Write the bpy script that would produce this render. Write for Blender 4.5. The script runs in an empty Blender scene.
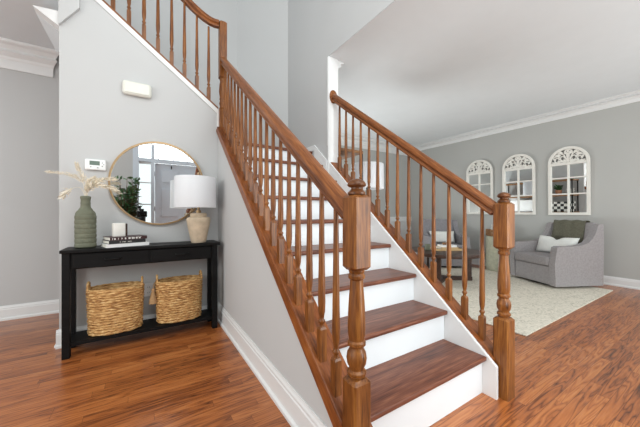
import bpy, bmesh, math, random
from mathutils import Vector, Matrix
random.seed(7)
PI = math.pi
sc = bpy.context.scene
COL = sc.collection

# ------------------------------------------------------------------ camera, world, light, exposure
cam_d = bpy.data.cameras.new('camera'); cam = bpy.data.objects.new('camera', cam_d); COL.objects.link(cam)
cam.location = (0, 0, 1.05)
cam.rotation_euler = (PI/2, 0, -math.radians(32.44))
cam_d.sensor_width = 36; cam_d.lens = 15.75; cam_d.clip_start = 0.05
sc.camera = cam
sc.view_settings.view_transform = 'Standard'
sc.view_settings.look = 'None'
sc.view_settings.gamma = 1
sc.view_settings.use_curve_mapping = False
sc.view_settings.exposure = 0.08

w = bpy.data.worlds.new('sky'); sc.world = w; w.use_nodes = True
bg = w.node_tree.nodes['Background']; bg.inputs[0].default_value = (0.90, 0.97, 0.98, 1); bg.inputs[1].default_value = 1.15

def area(name, loc, rot, sx, sy, power, col=(1, 1, 1)):
    l = bpy.data.lights.new(name, 'AREA'); l.shape = 'RECTANGLE'; l.size = sx; l.size_y = sy; l.energy = power; l.color = col
    o = bpy.data.objects.new(name, l); COL.objects.link(o); o.location = loc; o.rotation_euler = rot
    return o
# light through the tall window over the front door, the living room windows and the dining room side, plus two added fills
area('foyer_window_light', (0.55, -0.30, 3.3), (math.radians(72), 0, 0), 2.0, 2.6, 60, (0.94, 0.99, 0.98))
area('living_window_light', (3.9, -1.2, 1.3), (math.radians(101), 0, 0), 3.2, 1.9, 38, (0.94, 0.99, 0.98))
area('riser_fill_light', (1.34, -0.34, 1.1), (math.radians(86), 0, 0), 0.2, 1.5, 19, (0.93, 0.99, 0.98))  # added lamp beside the door that brightens the lower risers
area('rear_fill_light', (2.65, 4.70, 0.55), (math.radians(-122), 0, 0), 1.3, 0.8, 62, (0.92, 0.98, 0.98))  # added lamp, low and out of view, that lifts the living room ceiling
area('dining_window_light', (-2.6, 0.7, 1.8), (math.radians(72), 0, math.radians(-80)), 2.0, 1.6, 36, (1, 0.97, 0.92))

# ------------------------------------------------------------------ materials
def new_mat(name):
    m = bpy.data.materials.new(name); m.use_nodes = True
    nt = m.node_tree
    return m, nt, nt.nodes['Principled BSDF']
def N(nt, t, **k):
    n = nt.nodes.new(t)
    for a, v in k.items(): setattr(n, a, v)
    return n
def srgb(r, g, b):
    f = lambda c: ((c/255+0.055)/1.055)**2.4 if c/255 > 0.04045 else c/255/12.92
    return (f(r), f(g), f(b), 1)
def ramp(nt, stops):
    r = N(nt, 'ShaderNodeValToRGB')
    e = r.color_ramp.elements
    e[0].position, e[0].color = stops[0]; e[1].position, e[1].color = stops[-1]
    for p, c in stops[1:-1]:
        x = e.new(p); x.color = c
    return r
def mapping(nt, scale, coord='Object', rot=(0, 0, 0)):
    tc = N(nt, 'ShaderNodeTexCoord'); mp = N(nt, 'ShaderNodeMapping')
    mp.inputs['Scale'].default_value = scale; mp.inputs['Rotation'].default_value = rot
    nt.links.new(tc.outputs[coord], mp.inputs[0]); return mp
def bump(nt, b, src, strength, dist=0.01):
    n = N(nt, 'ShaderNodeBump'); n.inputs['Strength'].default_value = strength; n.inputs['Distance'].default_value = dist
    nt.links.new(src, n.inputs['Height']); nt.links.new(n.outputs[0], b.inputs['Normal'])
def plain(name, col, rough=0.5, metal=0.0, var=0.04, vscale=6.0, bmp=0.0, bscale=80.0, spec=0.5):
    m, nt, b = new_mat(name)
    mp = mapping(nt, (1, 1, 1)); no = N(nt, 'ShaderNodeTexNoise'); no.inputs['Scale'].default_value = vscale; no.inputs['Detail'].default_value = 4
    nt.links.new(mp.outputs[0], no.inputs[0])
    lo = tuple(c*(1-var) for c in col[:3])+(1,); hi = tuple(min(1, c*(1+var)) for c in col[:3])+(1,)
    r = ramp(nt, [(0.3, lo), (0.7, hi)]); nt.links.new(no.outputs[0], r.inputs[0]); nt.links.new(r.outputs[0], b.inputs['Base Color'])
    b.inputs['Roughness'].default_value = rough; b.inputs['Metallic'].default_value = metal
    b.inputs['Specular IOR Level'].default_value = spec
    if bmp:
        n2 = N(nt, 'ShaderNodeTexNoise'); n2.inputs['Scale'].default_value = bscale; n2.inputs['Detail'].default_value = 3
        nt.links.new(mp.outputs[0], n2.inputs[0]); bump(nt, b, n2.outputs[0], bmp)
    return m
def wood(name, dark, mid, light, stretch, rough=0.35, fine=0.5, coat=0.04, rot=None, spec=0.35):
    """stretch = mapping scale; the small component lies along the grain"""
    m, nt, b = new_mat(name)
    mp = mapping(nt, stretch)
    if rot is not None:
        mp.vector_type = 'TEXTURE'; mp.inputs['Scale'].default_value = tuple(1/q for q in stretch); mp.inputs['Rotation'].default_value = rot
    oi = N(nt, 'ShaderNodeObjectInfo'); ad = N(nt, 'ShaderNodeVectorMath', operation='ADD')
    sc_ = N(nt, 'ShaderNodeVectorMath', operation='SCALE'); sc_.inputs[3].default_value = 17.0
    cb = N(nt, 'ShaderNodeCombineXYZ')
    for i in range(3): nt.links.new(oi.outputs['Random'], cb.inputs[i])
    nt.links.new(cb.outputs[0], sc_.inputs[0]); nt.links.new(mp.outputs[0], ad.inputs[0]); nt.links.new(sc_.outputs[0], ad.inputs[1])
    n1 = N(nt, 'ShaderNodeTexNoise'); n1.inputs['Scale'].default_value = 1.0; n1.inputs['Detail'].default_value = 5; n1.inputs['Distortion'].default_value = 0.6
    n2 = N(nt, 'ShaderNodeTexNoise'); n2.inputs['Scale'].default_value = 5.0; n2.inputs['Detail'].default_value = 4
    nt.links.new(ad.outputs[0], n1.inputs[0]); nt.links.new(ad.outputs[0], n2.inputs[0])
    mx = N(nt, 'ShaderNodeMix'); mx.inputs[0].default_value = fine
    nt.links.new(n1.outputs[0], mx.inputs[2]); nt.links.new(n2.outputs[0], mx.inputs[3])
    r = ramp(nt, [(0.32, dark), (0.5, mid), (0.68, light)])
    nt.links.new(mx.outputs[0], r.inputs[0]); nt.links.new(r.outputs[0], b.inputs['Base Color'])
    b.inputs['Specular IOR Level'].default_value = spec; b.inputs['Roughness'].default_value = rough; b.inputs['Coat Weight'].default_value = coat; b.inputs['Coat Roughness'].default_value = 0.2
    bump(nt, b, mx.outputs[0], 0.12, 0.003)
    return m

M = {}
M['wall'] = plain('warm_grey_wall_paint', srgb(196, 196, 196), 0.85, var=0.012, vscale=1.5, bmp=0.03, bscale=220, spec=0.25)
M['wall_living'] = plain('living_room_wall_paint', srgb(184, 184, 181), 0.85, var=0.012, vscale=1.5, bmp=0.03, bscale=220, spec=0.25)
M['ceiling'] = plain('white_ceiling_paint', srgb(230, 234, 237), 0.9, var=0.01, spec=0.2)
M['trim'] = plain('white_trim_paint', srgb(230, 230, 230), 0.4, var=0.01)
M['riser'] = plain('white_riser_paint', srgb(232, 236, 240), 0.45, var=0.01)
M['oak_v'] = wood('honey_oak_upright', srgb(66, 33, 11), srgb(122, 71, 29), srgb(156, 101, 48), (24, 24, 2.2), 0.36)
M['oak_y'] = wood('honey_oak_rail', srgb(74, 37, 15), srgb(126, 72, 34), srgb(158, 99, 52), (34, 2.2, 34), 0.38, rot=(0.645, 0, 0))
M['oak_x'] = wood('honey_oak_upper_rail', srgb(74, 37, 15), srgb(126, 72, 34), srgb(158, 99, 52), (2.2, 34, 34), 0.38, rot=(0, 0.658, 0))
M['oak_str'] = wood('honey_oak_stringer', srgb(80, 40, 16), srgb(132, 72, 32), srgb(160, 98, 50), (20, 2.6, 20), 0.38, rot=(0.675, 0, 0))
M['oak_cap'] = wood('dark_oak_finial', srgb(58, 30, 12), srgb(98, 56, 26), srgb(124, 76, 40), (24, 24, 20), 0.36)
M['tread'] = wood('dark_red_oak_tread', srgb(66, 34, 24), srgb(110, 63, 45), srgb(148, 96, 72), (1.6, 26, 20), 0.36)
M['black'] = wood('black_painted_wood', srgb(7, 7, 8), srgb(12, 12, 13), srgb(20, 20, 20), (2, 20, 20), 0.5, coat=0.0, spec=0.22)
M['black_metal'] = plain('black_metal', srgb(22, 22, 22), 0.4, 0.6)
M['darkwood'] = wood('dark_walnut', srgb(40, 26, 20), srgb(62, 42, 34), srgb(84, 60, 48), (3, 20, 20), 0.4)
M['rustic'] = wood('rustic_wood', srgb(96, 66, 42), srgb(140, 100, 66), srgb(172, 130, 90), (3, 18, 18), 0.6)
M['brass'] = plain('brushed_brass', srgb(170, 142, 108), 0.4, 0.8)
M['white_paint'] = plain('chalky_white_paint', srgb(234, 231, 224), 0.6, bmp=0.1, bscale=60)
M['plastic'] = plain('ivory_plastic', srgb(226, 225, 216), 0.4)
M['white_plastic'] = plain('white_plastic', srgb(244, 244, 244), 0.3)
M['lcd'] = plain('grey_green_screen', srgb(112, 128, 118), 0.2)
M['grey_plastic'] = plain('grey_plastic', srgb(150, 150, 152), 0.4)
M['dark_hole'] = plain('dark_slot', srgb(40, 40, 42), 0.6)
M['sage'] = plain('sage_green_ceramic', srgb(106, 108, 90), 0.7, var=0.1, vscale=20, bmp=0.15, bscale=60)
M['stone'] = plain('weathered_stone_ceramic', srgb(196, 178, 154), 0.8, var=0.16, vscale=14, bmp=0.35, bscale=50)
M['bleached'] = plain('bleached_dried_flowers', srgb(238, 228, 210), 0.9, var=0.08, vscale=60)
M['fabric'] = plain('grey_weave_fabric', srgb(158, 153, 154), 0.95, var=0.1, vscale=45, bmp=0.3, bscale=350, spec=0.2)
M['fabric_dark'] = plain('charcoal_grey_fabric', srgb(146, 143, 147), 0.95, var=0.1, vscale=45, bmp=0.3, bscale=350, spec=0.2)
M['pillow'] = plain('white_cotton', srgb(232, 232, 228), 0.95, var=0.04, vscale=10, bmp=0.2, bscale=120, spec=0.2)
M['throw'] = plain('olive_grey_wool', srgb(112, 110, 96), 0.98, var=0.15, vscale=50, bmp=0.6, bscale=160, spec=0.1)
M['drum'] = plain('sage_beige_plaster', srgb(178, 176, 156), 0.9, var=0.14, vscale=26, bmp=0.4, bscale=70)
M['paper'] = plain('book_pages', srgb(232, 228, 218), 0.85, var=0.05, vscale=90)
M['cover_white'] = plain('white_book_cover', srgb(236, 236, 236), 0.4)
M['cover_maroon'] = plain('maroon_book_cover', srgb(58, 26, 28), 0.4)
M['cover_black'] = plain('black_book_cover', srgb(30, 30, 32), 0.4)
M['cover_tan'] = plain('tan_book_cover', srgb(196, 164, 118), 0.6)
M['leaf'] = plain('green_leaf', srgb(60, 96, 56), 0.5, var=0.3, vscale=14)
M['stem'] = plain('brown_stem', srgb(92, 72, 50), 0.8)
M['soil'] = plain('potting_soil', srgb(50, 40, 32), 0.95)
M['pot_white'] = plain('white_pot', srgb(222, 220, 214), 0.6)
M['terracotta'] = plain('terracotta', srgb(190, 136, 104), 0.8)
M['door'] = plain('pale_blue_grey_door_paint', srgb(210, 219, 230), 0.45, var=0.01)
M['rope'] = plain('jute_tassel', srgb(170, 136, 98), 0.95, var=0.2, vscale=60)
M['darkboard'] = plain('black_shelf_board', srgb(48, 44, 42), 0.6)
M['bottle'] = plain('dark_bottle_glass', srgb(52, 50, 60), 0.2)
M['arch_shade'] = plain('shadow_grey_backing', srgb(120, 119, 116), 0.8)  # shade in the gaps of the carved arch, put into the colour

def glass_mat():
    m, nt, b = new_mat('clear_glass')
    b.inputs['Base Color'].default_value = (0.97, 0.99, 0.98, 1); b.inputs['Roughness'].default_value = 0.02
    b.inputs['Transmission Weight'].default_value = 1.0; b.inputs['IOR'].default_value = 1.15
    return m
M['glass'] = glass_mat()
def mirror_mat():
    m, nt, b = new_mat('silvered_mirror')
    b.inputs['Base Color'].default_value = (0.93, 0.95, 0.95, 1); b.inputs['Metallic'].default_value = 1; b.inputs['Roughness'].default_value = 0.01
    return m
M['mirror'] = mirror_mat()
def shade_mat():
    m, nt, b = new_mat('white_linen_shade')
    mp = mapping(nt, (60, 60, 200)); no = N(nt, 'ShaderNodeTexNoise'); no.inputs['Scale'].default_value = 4
    nt.links.new(mp.outputs[0], no.inputs[0])
    r = ramp(nt, [(0.3, srgb(238, 239, 242)), (0.7, srgb(250, 250, 252))]); nt.links.new(no.outputs[0], r.inputs[0]); nt.links.new(r.outputs[0], b.inputs['Base Color'])
    b.inputs['Roughness'].default_value = 0.9
    tr = N(nt, 'ShaderNodeBsdfTranslucent'); tr.inputs[0].default_value = (0.95, 0.95, 0.97, 1)
    mx = N(nt, 'ShaderNodeMixShader'); mx.inputs[0].default_value = 0.35
    out = nt.nodes['Material Output']
    nt.links.new(b.outputs[0], mx.inputs[1]); nt.links.new(tr.outputs[0], mx.inputs[2]); nt.links.new(mx.outputs[0], out.inputs[0])
    return m
M['shade'] = shade_mat()

def floor_mat():
    m, nt, b = new_mat('oak_plank_floor')
    mp = mapping(nt, (1, 1, 1))
    sx = N(nt, 'ShaderNodeSeparateXYZ'); nt.links.new(mp.outputs[0], sx.inputs[0])
    rw = N(nt, 'ShaderNodeMath', operation='DIVIDE'); rw.inputs[1].default_value = 0.057; nt.links.new(sx.outputs[1], rw.inputs[0])
    rf = N(nt, 'ShaderNodeMath', operation='FLOOR'); nt.links.new(rw.outputs[0], rf.inputs[0])
    wn = N(nt, 'ShaderNodeTexWhiteNoise', noise_dimensions='1D'); nt.links.new(rf.outputs[0], wn.inputs['W'])
    xo = N(nt, 'ShaderNodeMath', operation='MULTIPLY_ADD'); xo.inputs[1].default_value = 7.0; nt.links.new(wn.outputs['Value'], xo.inputs[0]); nt.links.new(sx.outputs[0], xo.inputs[2])
    cx = N(nt, 'ShaderNodeCombineXYZ'); nt.links.new(xo.outputs[0], cx.inputs[0]); nt.links.new(sx.outputs[1], cx.inputs[1])
    br = N(nt, 'ShaderNodeTexBrick'); br.offset = 0.0; br.offset_frequency = 2; br.squash = 1
    for k, v in (('Scale', 1.0), ('Mortar Size', 0.0009), ('Mortar Smooth', 0.3), ('Bias', 0.0), ('Brick Width', 0.85), ('Row Height', 0.057)): br.inputs[k].default_value = v
    br.inputs['Color1'].default_value = (0, 0, 0, 1); br.inputs['Color2'].default_value = (1, 1, 1, 1); br.inputs['Mortar'].default_value = (0.4, 0.4, 0.4, 1)
    nt.links.new(cx.outputs[0], br.inputs[0])
    # every board shifts its own grain
    sh = N(nt, 'ShaderNodeVectorMath', operation='SCALE'); sh.inputs[3].default_value = 23.0
    nt.links.new(br.outputs['Color'], sh.inputs[0])
    ad = N(nt, 'ShaderNodeVectorMath', operation='ADD'); nt.links.new(mp.outputs[0], ad.inputs[0]); nt.links.new(sh.outputs[0], ad.inputs[1])
    st = N(nt, 'ShaderNodeVectorMath', operation='MULTIPLY'); st.inputs[1].default_value = (1.7, 19, 1); nt.links.new(ad.outputs[0], st.inputs[0])
    n1 = N(nt, 'ShaderNodeTexNoise'); n1.inputs['Scale'].default_value = 1.0; n1.inputs['Detail'].default_value = 2; n1.inputs['Distortion'].default_value = 0.3
    nt.links.new(st.outputs[0], n1.inputs[0])
    # cathedral bands: contour lines of the noise
    mu = N(nt, 'ShaderNodeMath', operation='MULTIPLY'); mu.inputs[1].default_value = 15.0; nt.links.new(n1.outputs[0], mu.inputs[0])
    fr = N(nt, 'ShaderNodeMath', operation='PINGPONG'); fr.inputs[1].default_value = 1.0; nt.links.new(mu.outputs[0], fr.inputs[0])
    st2 = N(nt, 'ShaderNodeVectorMath', operation='MULTIPLY'); st2.inputs[1].default_value = (5, 130, 1); nt.links.new(ad.outputs[0], st2.inputs[0])
    n2 = N(nt, 'ShaderNodeTexNoise'); n2.inputs['Scale'].default_value = 1.0; n2.inputs['Detail'].default_value = 3; nt.links.new(st2.outputs[0], n2.inputs[0])
    a1 = N(nt, 'ShaderNodeMath', operation='MULTIPLY'); a1.inputs[1].default_value = 0.36
    sm = N(nt, 'ShaderNodeMath', operation='POWER'); sm.inputs[1].default_value = 0.45; nt.links.new(fr.outputs[0], sm.inputs[0]); nt.links.new(sm.outputs[0], a1.inputs[0])
    a2 = N(nt, 'ShaderNodeMath', operation='MULTIPLY_ADD'); a2.inputs[1].default_value = 0.36; nt.links.new(n2.outputs[0], a2.inputs[0]); nt.links.new(a1.outputs[0], a2.inputs[2])
    a3 = N(nt, 'ShaderNodeMath', operation='MULTIPLY_ADD'); a3.inputs[1].default_value = 0.24; nt.links.new(br.outputs['Color'], a3.inputs[0]); nt.links.new(a2.outputs[0], a3.inputs[2])
    r = ramp(nt, [(0.22, srgb(72, 35, 16)), (0.42, srgb(136, 74, 35)), (0.62, srgb(172, 100, 50)), (0.84, srgb(194, 126, 72))])
    nt.links.new(a3.outputs[0], r.inputs[0])
    mx = N(nt, 'ShaderNodeMix', data_type='RGBA'); mx.inputs[7].default_value = srgb(92, 48, 26)
    nt.links.new(br.outputs['Fac'], mx.inputs[0]); nt.links.new(r.outputs[0], mx.inputs[6])
    nt.links.new(mx.outputs[2], b.inputs['Base Color'])
    b.inputs['Roughness'].default_value = 0.34; b.inputs['Specular IOR Level'].default_value = 0.45; b.inputs['Coat Weight'].default_value = 0.35; b.inputs['Coat Roughness'].default_value = 0.16
    bump(nt, b, a2.outputs[0], 0.08, 0.002)
    return m
M['floor'] = floor_mat()
def rug_mat():
    m, nt, b = new_mat('cream_woven_rug')
    mp = mapping(nt, (1, 1, 1))
    n1 = N(nt, 'ShaderNodeTexNoise'); n1.inputs['Scale'].default_value = 16; n1.inputs['Detail'].default_value = 6; n1.inputs['Distortion'].default_value = 2.5
    n2 = N(nt, 'ShaderNodeTexNoise'); n2.inputs['Scale'].default_value = 180; n2.inputs['Detail'].default_value = 2
    for n in (n1, n2): nt.links.new(mp.outputs[0], n.inputs[0])
    mx = N(nt, 'ShaderNodeMix'); mx.inputs[0].default_value = 0.3
    nt.links.new(n1.outputs[0], mx.inputs[2]); nt.links.new(n2.outputs[0], mx.inputs[3])
    r = ramp(nt, [(0.36, srgb(184, 178, 162)), (0.47, srgb(218, 211, 196)), (0.62, srgb(232, 224, 210))])
    nt.links.new(mx.outputs[0], r.inputs[0]); nt.links.new(r.outputs[0], b.inputs['Base Color'])
    b.inputs['Roughness'].default_value = 1; b.inputs['Specular IOR Level'].default_value = 0.1
    bump(nt, b, n2.outputs[0], 0.6, 0.004)
    return m
M['rug'] = rug_mat()
def straw_mat():
    m, nt, b = new_mat('woven_water_hyacinth')
    mp = mapping(nt, (14, 14, 60)); n1 = N(nt, 'ShaderNodeTexNoise'); n1.inputs['Scale'].default_value = 2.2; n1.inputs['Detail'].default_value = 4
    nt.links.new(mp.outputs[0], n1.inputs[0])
    r = ramp(nt, [(0.30, srgb(112, 70, 32)), (0.43, srgb(176, 128, 74)), (0.57, srgb(208, 166, 108)), (0.72, srgb(230, 198, 148))])
    nt.links.new(n1.outputs[0], r.inputs[0]); nt.links.new(r.outputs[0], b.inputs['Base Color'])
    b.inputs['Roughness'].default_value = 0.7
    return m
M['straw'] = straw_mat()
def bw_mat():
    m, nt, b = new_mat('black_and_white_pattern')
    mp = mapping(nt, (1, 14, 14)); ck = N(nt, 'ShaderNodeTexChecker'); ck.inputs['Scale'].default_value = 1
    ck.inputs[1].default_value = srgb(40, 40, 40); ck.inputs[2].default_value = srgb(220, 218, 212)
    nt.links.new(mp.outputs[0], ck.inputs[0]); nt.links.new(ck.outputs[0], b.inputs['Base Color']); b.inputs['Roughness'].default_value = 0.8
    return m
M['bw'] = bw_mat()

# ------------------------------------------------------------------ mesh helpers
def bm_new(): return bmesh.new()
def hexa(bm, pts):
    """8 points: 4 of one end then 4 of the other"""
    v = [bm.verts.new(p) for p in pts]
    for f in ((0, 1, 2, 3), (7, 6, 5, 4), (0, 4, 5, 1), (1, 5, 6, 2), (2, 6, 7, 3), (3, 7, 4, 0)):
        bm.faces.new([v[i] for i in f])
def box(bm, x0, x1, y0, y1, z0, z1):
    hexa(bm, [(x0, y0, z0), (x0, y1, z0), (x1, y1, z0), (x1, y0, z0), (x0, y0, z1), (x0, y1, z1), (x1, y1, z1), (x1, y0, z1)])
def prism(bm, poly, axis, a, b):
    """extrude a 2-D polygon: axis 'x' -> poly is (y,z); 'y' -> (x,z); 'z' -> (x,y)"""
    def P(p, t): return {'x': (t, p[0], p[1]), 'y': (p[0], t, p[1]), 'z': (p[0], p[1], t)}[axis]
    A = [bm.verts.new(P(p, a)) for p in poly]; B = [bm.verts.new(P(p, b)) for p in poly]
    n = len(poly)
    bm.faces.new(A); bm.faces.new(B[::-1])
    for i in range(n): bm.faces.new([A[i], B[i], B[(i+1) % n], A[(i+1) % n]])
def lathe(bm, prof, seg=20, c=(0, 0, 0), sx=1.0, sy=1.0, caps=True):
    """prof: (radius, z) bottom to top"""
    rings = []
    for r, z in prof:
        rings.append([bm.verts.new((c[0]+sx*r*math.cos(2*PI*k/seg), c[1]+sy*r*math.sin(2*PI*k/seg), c[2]+z)) for k in range(seg)])
    for a, b in zip(rings, rings[1:]):
        for k in range(seg): bm.faces.new([a[k], a[(k+1) % seg], b[(k+1) % seg], b[k]])
    if caps:
        bm.faces.new(rings[0][::-1]); bm.faces.new(rings[-1])
    return rings
def sweep(bm, path, sect, up=Vector((0, 0, 1)), closed=False):
    """sweep a closed 2-D section (side, up) along a 3-D path"""
    P = [Vector(p) for p in path]; n = len(P); rings = []
    for i in range(n):
        if closed: t = P[(i+1) % n]-P[i-1]
        else: t = P[min(i+1, n-1)]-P[max(i-1, 0)]
        t.normalize(); s = t.cross(up)
        if s.length < 1e-4: s = Vector((1, 0, 0))
        s.normalize(); u = s.cross(t)
        rings.append([bm.verts.new(P[i]+s*a+u*b) for a, b in sect])
    m = len(sect)
    for i in range(n if closed else n-1):
        a, b = rings[i], rings[(i+1) % n]
        for k in range(m): bm.faces.new([a[k], a[(k+1) % m], b[(k+1) % m], b[k]])
    if not closed:
        bm.faces.new(rings[0][::-1]); bm.faces.new(rings[-1])
def tube(bm, path, r, seg=8, taper=None, closed=False):
    P = [Vector(p) for p in path]; n = len(P); rings = []
    for i in range(n):
        t = (P[(i+1) % n]-P[i-1]) if closed else (P[min(i+1, n-1)]-P[max(i-1, 0)])
        t.normalize(); ref = Vector((0, 0, 1)) if abs(t.z) < 0.9 else Vector((1, 0, 0))
        s = t.cross(ref).normalized(); u = s.cross(t)
        rr = r if taper is None else r+(taper-r)*i/(n-1)
        rings.append([bm.verts.new(P[i]+s*rr*math.cos(2*PI*k/seg)+u*rr*math.sin(2*PI*k/seg)) for k in range(seg)])
    for i in range(n if closed else n-1):
        a, b = rings[i], rings[(i+1) % n]
        for k in range(seg): bm.faces.new([a[k], a[(k+1) % seg], b[(k+1) % seg], b[k]])
    if not closed:
        bm.faces.new(rings[0][::-1]); bm.faces.new(rings[-1])
def disc_y(bm, cx, cy, cz, rx, rz, d, seg=32):
    """a flat oval disc facing -Y, from y=cy to cy+d"""
    prism(bm, [(cx+rx*math.cos(2*PI*k/seg), cz+rz*math.sin(2*PI*k/seg)) for k in range(seg)], 'y', cy, cy+d)
def rbox(bm, x0, x1, y0, y1, z0, z1, bv):
    """bevelled box"""
    b2 = bmesh.new(); box(b2, x0, x1, y0, y1, z0, z1)
    bmesh.ops.bevel(b2, geom=b2.edges[:], offset=bv, segments=3, profile=0.5, affect='EDGES')
    me = bpy.data.meshes.new('tmp'); b2.to_mesh(me); b2.free(); bm.from_mesh(me); bpy.data.meshes.remove(me)
def pillow_bm(w, h, t, chop=0.0, n=18):
    """a cushion standing in XZ, thickness along Y, centre at origin"""
    bm = bmesh.new(); g = {}
    for s in (1, -1):
        for i in range(n+1):
            for j in range(n+1):
                u, v = i/n*2-1, j/n*2-1
                if s == -1 and (i in (0, n) or j in (0, n)): g[s, i, j] = g[1, i, j]; continue
                e = max(0.0, (1-u**4)*(1-v**4))**0.5
                x = u*w/2*(1-0.07*(1-abs(v))*0-0.06*(1-v*v)*abs(u)**3); z = v*h/2*(1-0.08*(1-u*u)*abs(v)**3)
                if v > 0: z -= chop*math.exp(-(u/0.22)**2)*v
                g[s, i, j] = bm.verts.new((x, s*t/2*e*(1-0.35*chop/0.05*math.exp(-(u/0.3)**2)*max(0, v) if chop else 1), z))
    for s in (1, -1):
        for i in range(n):
            for j in range(n):
                f = [g[s, i, j], g[s, i+1, j], g[s, i+1, j+1], g[s, i, j+1]]
                bm.faces.new(f[::-1] if s == 1 else f)
    return bm

def obj(name, bm, mat, parent=None, smooth=None, bevel=0.0, subsurf=0):
    """one mesh object. Vertices are given in the parent's frame (or in world space for a top-level mesh)"""
    bmesh.ops.recalc_face_normals(bm, faces=bm.faces[:])
    me = bpy.data.meshes.new(name); bm.to_mesh(me); bm.free()
    o = bpy.data.objects.new(name, me); COL.objects.link(o)
    if mat is not None: me.materials.append(mat if not isinstance(mat, str) else M[mat])
    if parent is not None: o.parent = parent
    if smooth is not None:
        for p in me.polygons: p.use_smooth = True
        if smooth < 180:
            md = o.modifiers.new('edges', 'EDGE_SPLIT'); md.split_angle = math.radians(smooth)
    if bevel:
        md = o.modifiers.new('bevel', 'BEVEL'); md.width = bevel; md.segments = 2; md.limit_method = 'ANGLE'; md.angle_limit = math.radians(40)
    if subsurf:
        md = o.modifiers.new('sub', 'SUBSURF'); md.levels = subsurf; md.render_levels = subsurf
    return o
def recentre(o, loc):
    """move a top-level mesh's origin to loc without moving the shape"""
    o.data.transform(Matrix.Translation(-Vector(loc))); o.location = loc; return o
def struct(name, bm, mat, parent=None, **k):
    o = obj(name, bm, mat, parent, **k)
    if parent is None: o['kind'] = 'structure'
    return o
def tag(o, label, cat, group=None):
    o['label'] = label; o['category'] = cat
    if group: o['group'] = group
    return o
def thing(name, label, cat, loc=(0, 0, 0), rz=0.0, group=None):
    o = bpy.data.objects.new(name, None); COL.objects.link(o); o.empty_display_size = 0.1
    o.location = loc; o.rotation_euler = (0, 0, rz)
    return tag(o, label, cat, group)
def dup(root, loc, rz, label, group=None):
    r = root.copy(); COL.objects.link(r); r.location = loc; r.rotation_euler = (root.rotation_euler.x, 0, rz); r['label'] = label
    if group: r['group'] = group
    for ch in list(root.children):
        c = ch.copy(); COL.objects.link(c); c.parent = r
        for g in list(ch.children):
            d = g.copy(); COL.objects.link(d); d.parent = c
    return r

# ------------------------------------------------------------------ the room
# main measures (metres): camera at the origin, X along the treads, Y up the flight
XL, XR = 0.648, 1.683          # wall under the open side; stair face of the right skirt
YM, YB = 2.95, 4.00            # face of the wall with the round mirror; back wall
ZC, ZT = 2.73, 5.2             # ground-floor ceiling; top of the stair hall
XW, YF = 5.80, 4.80            # living room right wall, far wall
nose = lambda y: 0.224+0.792*(y-0.847)
ztop = lambda y: 0.242+0.80*(y-0.797)      # top line of the open-side stringer
ztr = lambda y: 0.182+0.846*(y-0.797)      # top line of the right skirt and shoe
zbot = lambda y: 0.443+0.81*(y-1.186)      # lower edge of the open-side stringer
ZL = 1.776                                  # landing

b = bm_new(); box(b, -3.6, 6.0, -1.6, 5.2, -0.08, 0); struct('floor', b, 'floor')
b = bm_new(); box(b, -3.6, 1.147, YB, YB+0.1, 0, ZT); struct('wall_back', b, 'wall')
b = bm_new(); prism(b, [(1.147, YB), (XR, 3.463), (XR+0.08, 3.53), (1.22, YB+0.1), (1.147, YB+0.1)], 'z', 0, ZT); struct('wall_corner', b, 'wall')
b = bm_new(); prism(b, [(2.49, 0), (4.799, 0), (4.799, ZC-0.001), (3.53, ZC-0.001), (3.53, ZT), (-1.5, ZT), (-1.5, ZC+0.002), (2.49, ZC+0.002)], 'x', XR, 1.80); struct('wall_right', b, 'wall')
b = bm_new(); box(b, XR+0.004, 5.9, -1.5, 4.9, ZC, ZC+0.2); b2 = b
struct('ceiling', b2, 'ceiling')
b = bm_new(); box(b, XW, XW+0.1, -1.5, 4.9, 0, ZC); struct('wall_living_right', b, 'wall_living')
b = bm_new(); box(b, 1.70, XW, YF, YF+0.1, 0, ZC); struct('wall_living_far', b, 'wall_living')
b = bm_new(); box(b, -3.6, -0.552, 2.2, YB, ZC, ZC+0.1); struct('ceiling_hall', b, 'ceiling')
b = bm_new(); box(b, -3.6, 1.8, -0.45, 4.1, ZT, ZT+0.1); struct('ceiling_upper', b, 'ceiling')
# wall with the round mirror: its top follows the upper flight
zw = lambda x: 2.085+0.773*(0.652-x)
b = bm_new(); prism(b, [(-0.549, 0), (0.70, 0), (0.70, zw(0.70)), (-0.549, zw(-0.549))], 'y', YM, YM+0.11); struct('wall_mirror_side', b, 'wall')
# wall under the flight
b = bm_new(); prism(b, [(0.80, 0), (2.949, 0), (2.949, zbot(2.949)), (0.80, zbot(0.80))], 'x', XL, XL+0.06); struct('wall_under_stairs', b, 'wall')
# knee wall on the living room side
b = bm_new(); prism(b, [(0.84, 0), (2.488, 0), (2.488, ztr(2.488)-0.06), (0.84, ztr(0.84)-0.06)], 'x', XR+0.021, 1.80); struct('wall_knee', b, 'wall')
# sloped soffit of the upper flight behind the mirror wall
b = bm_new(); prism(b, [(-0.75, ZC), (-0.40, ZC-0.27), (-0.40, ZC+0.09), (-0.75, ZC+0.09)], 'y', YM+0.30, YB-0.002); struct('ceiling_soffit', b, 'ceiling')
# front wall behind the camera, seen in the round mirror
b = bm_new()
box(b, -0.95, -0.15, -0.46, -0.36, 0, ZT); box(b, 1.52, XR, -0.46, -0.36, 0, ZT)
box(b, -0.15, 1.52, -0.46, -0.36, 2.50, 3.0); box(b, -0.15, 1.52, -0.46, -0.36, 4.8, ZT)
struct('wall_front', b, 'wall')

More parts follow.
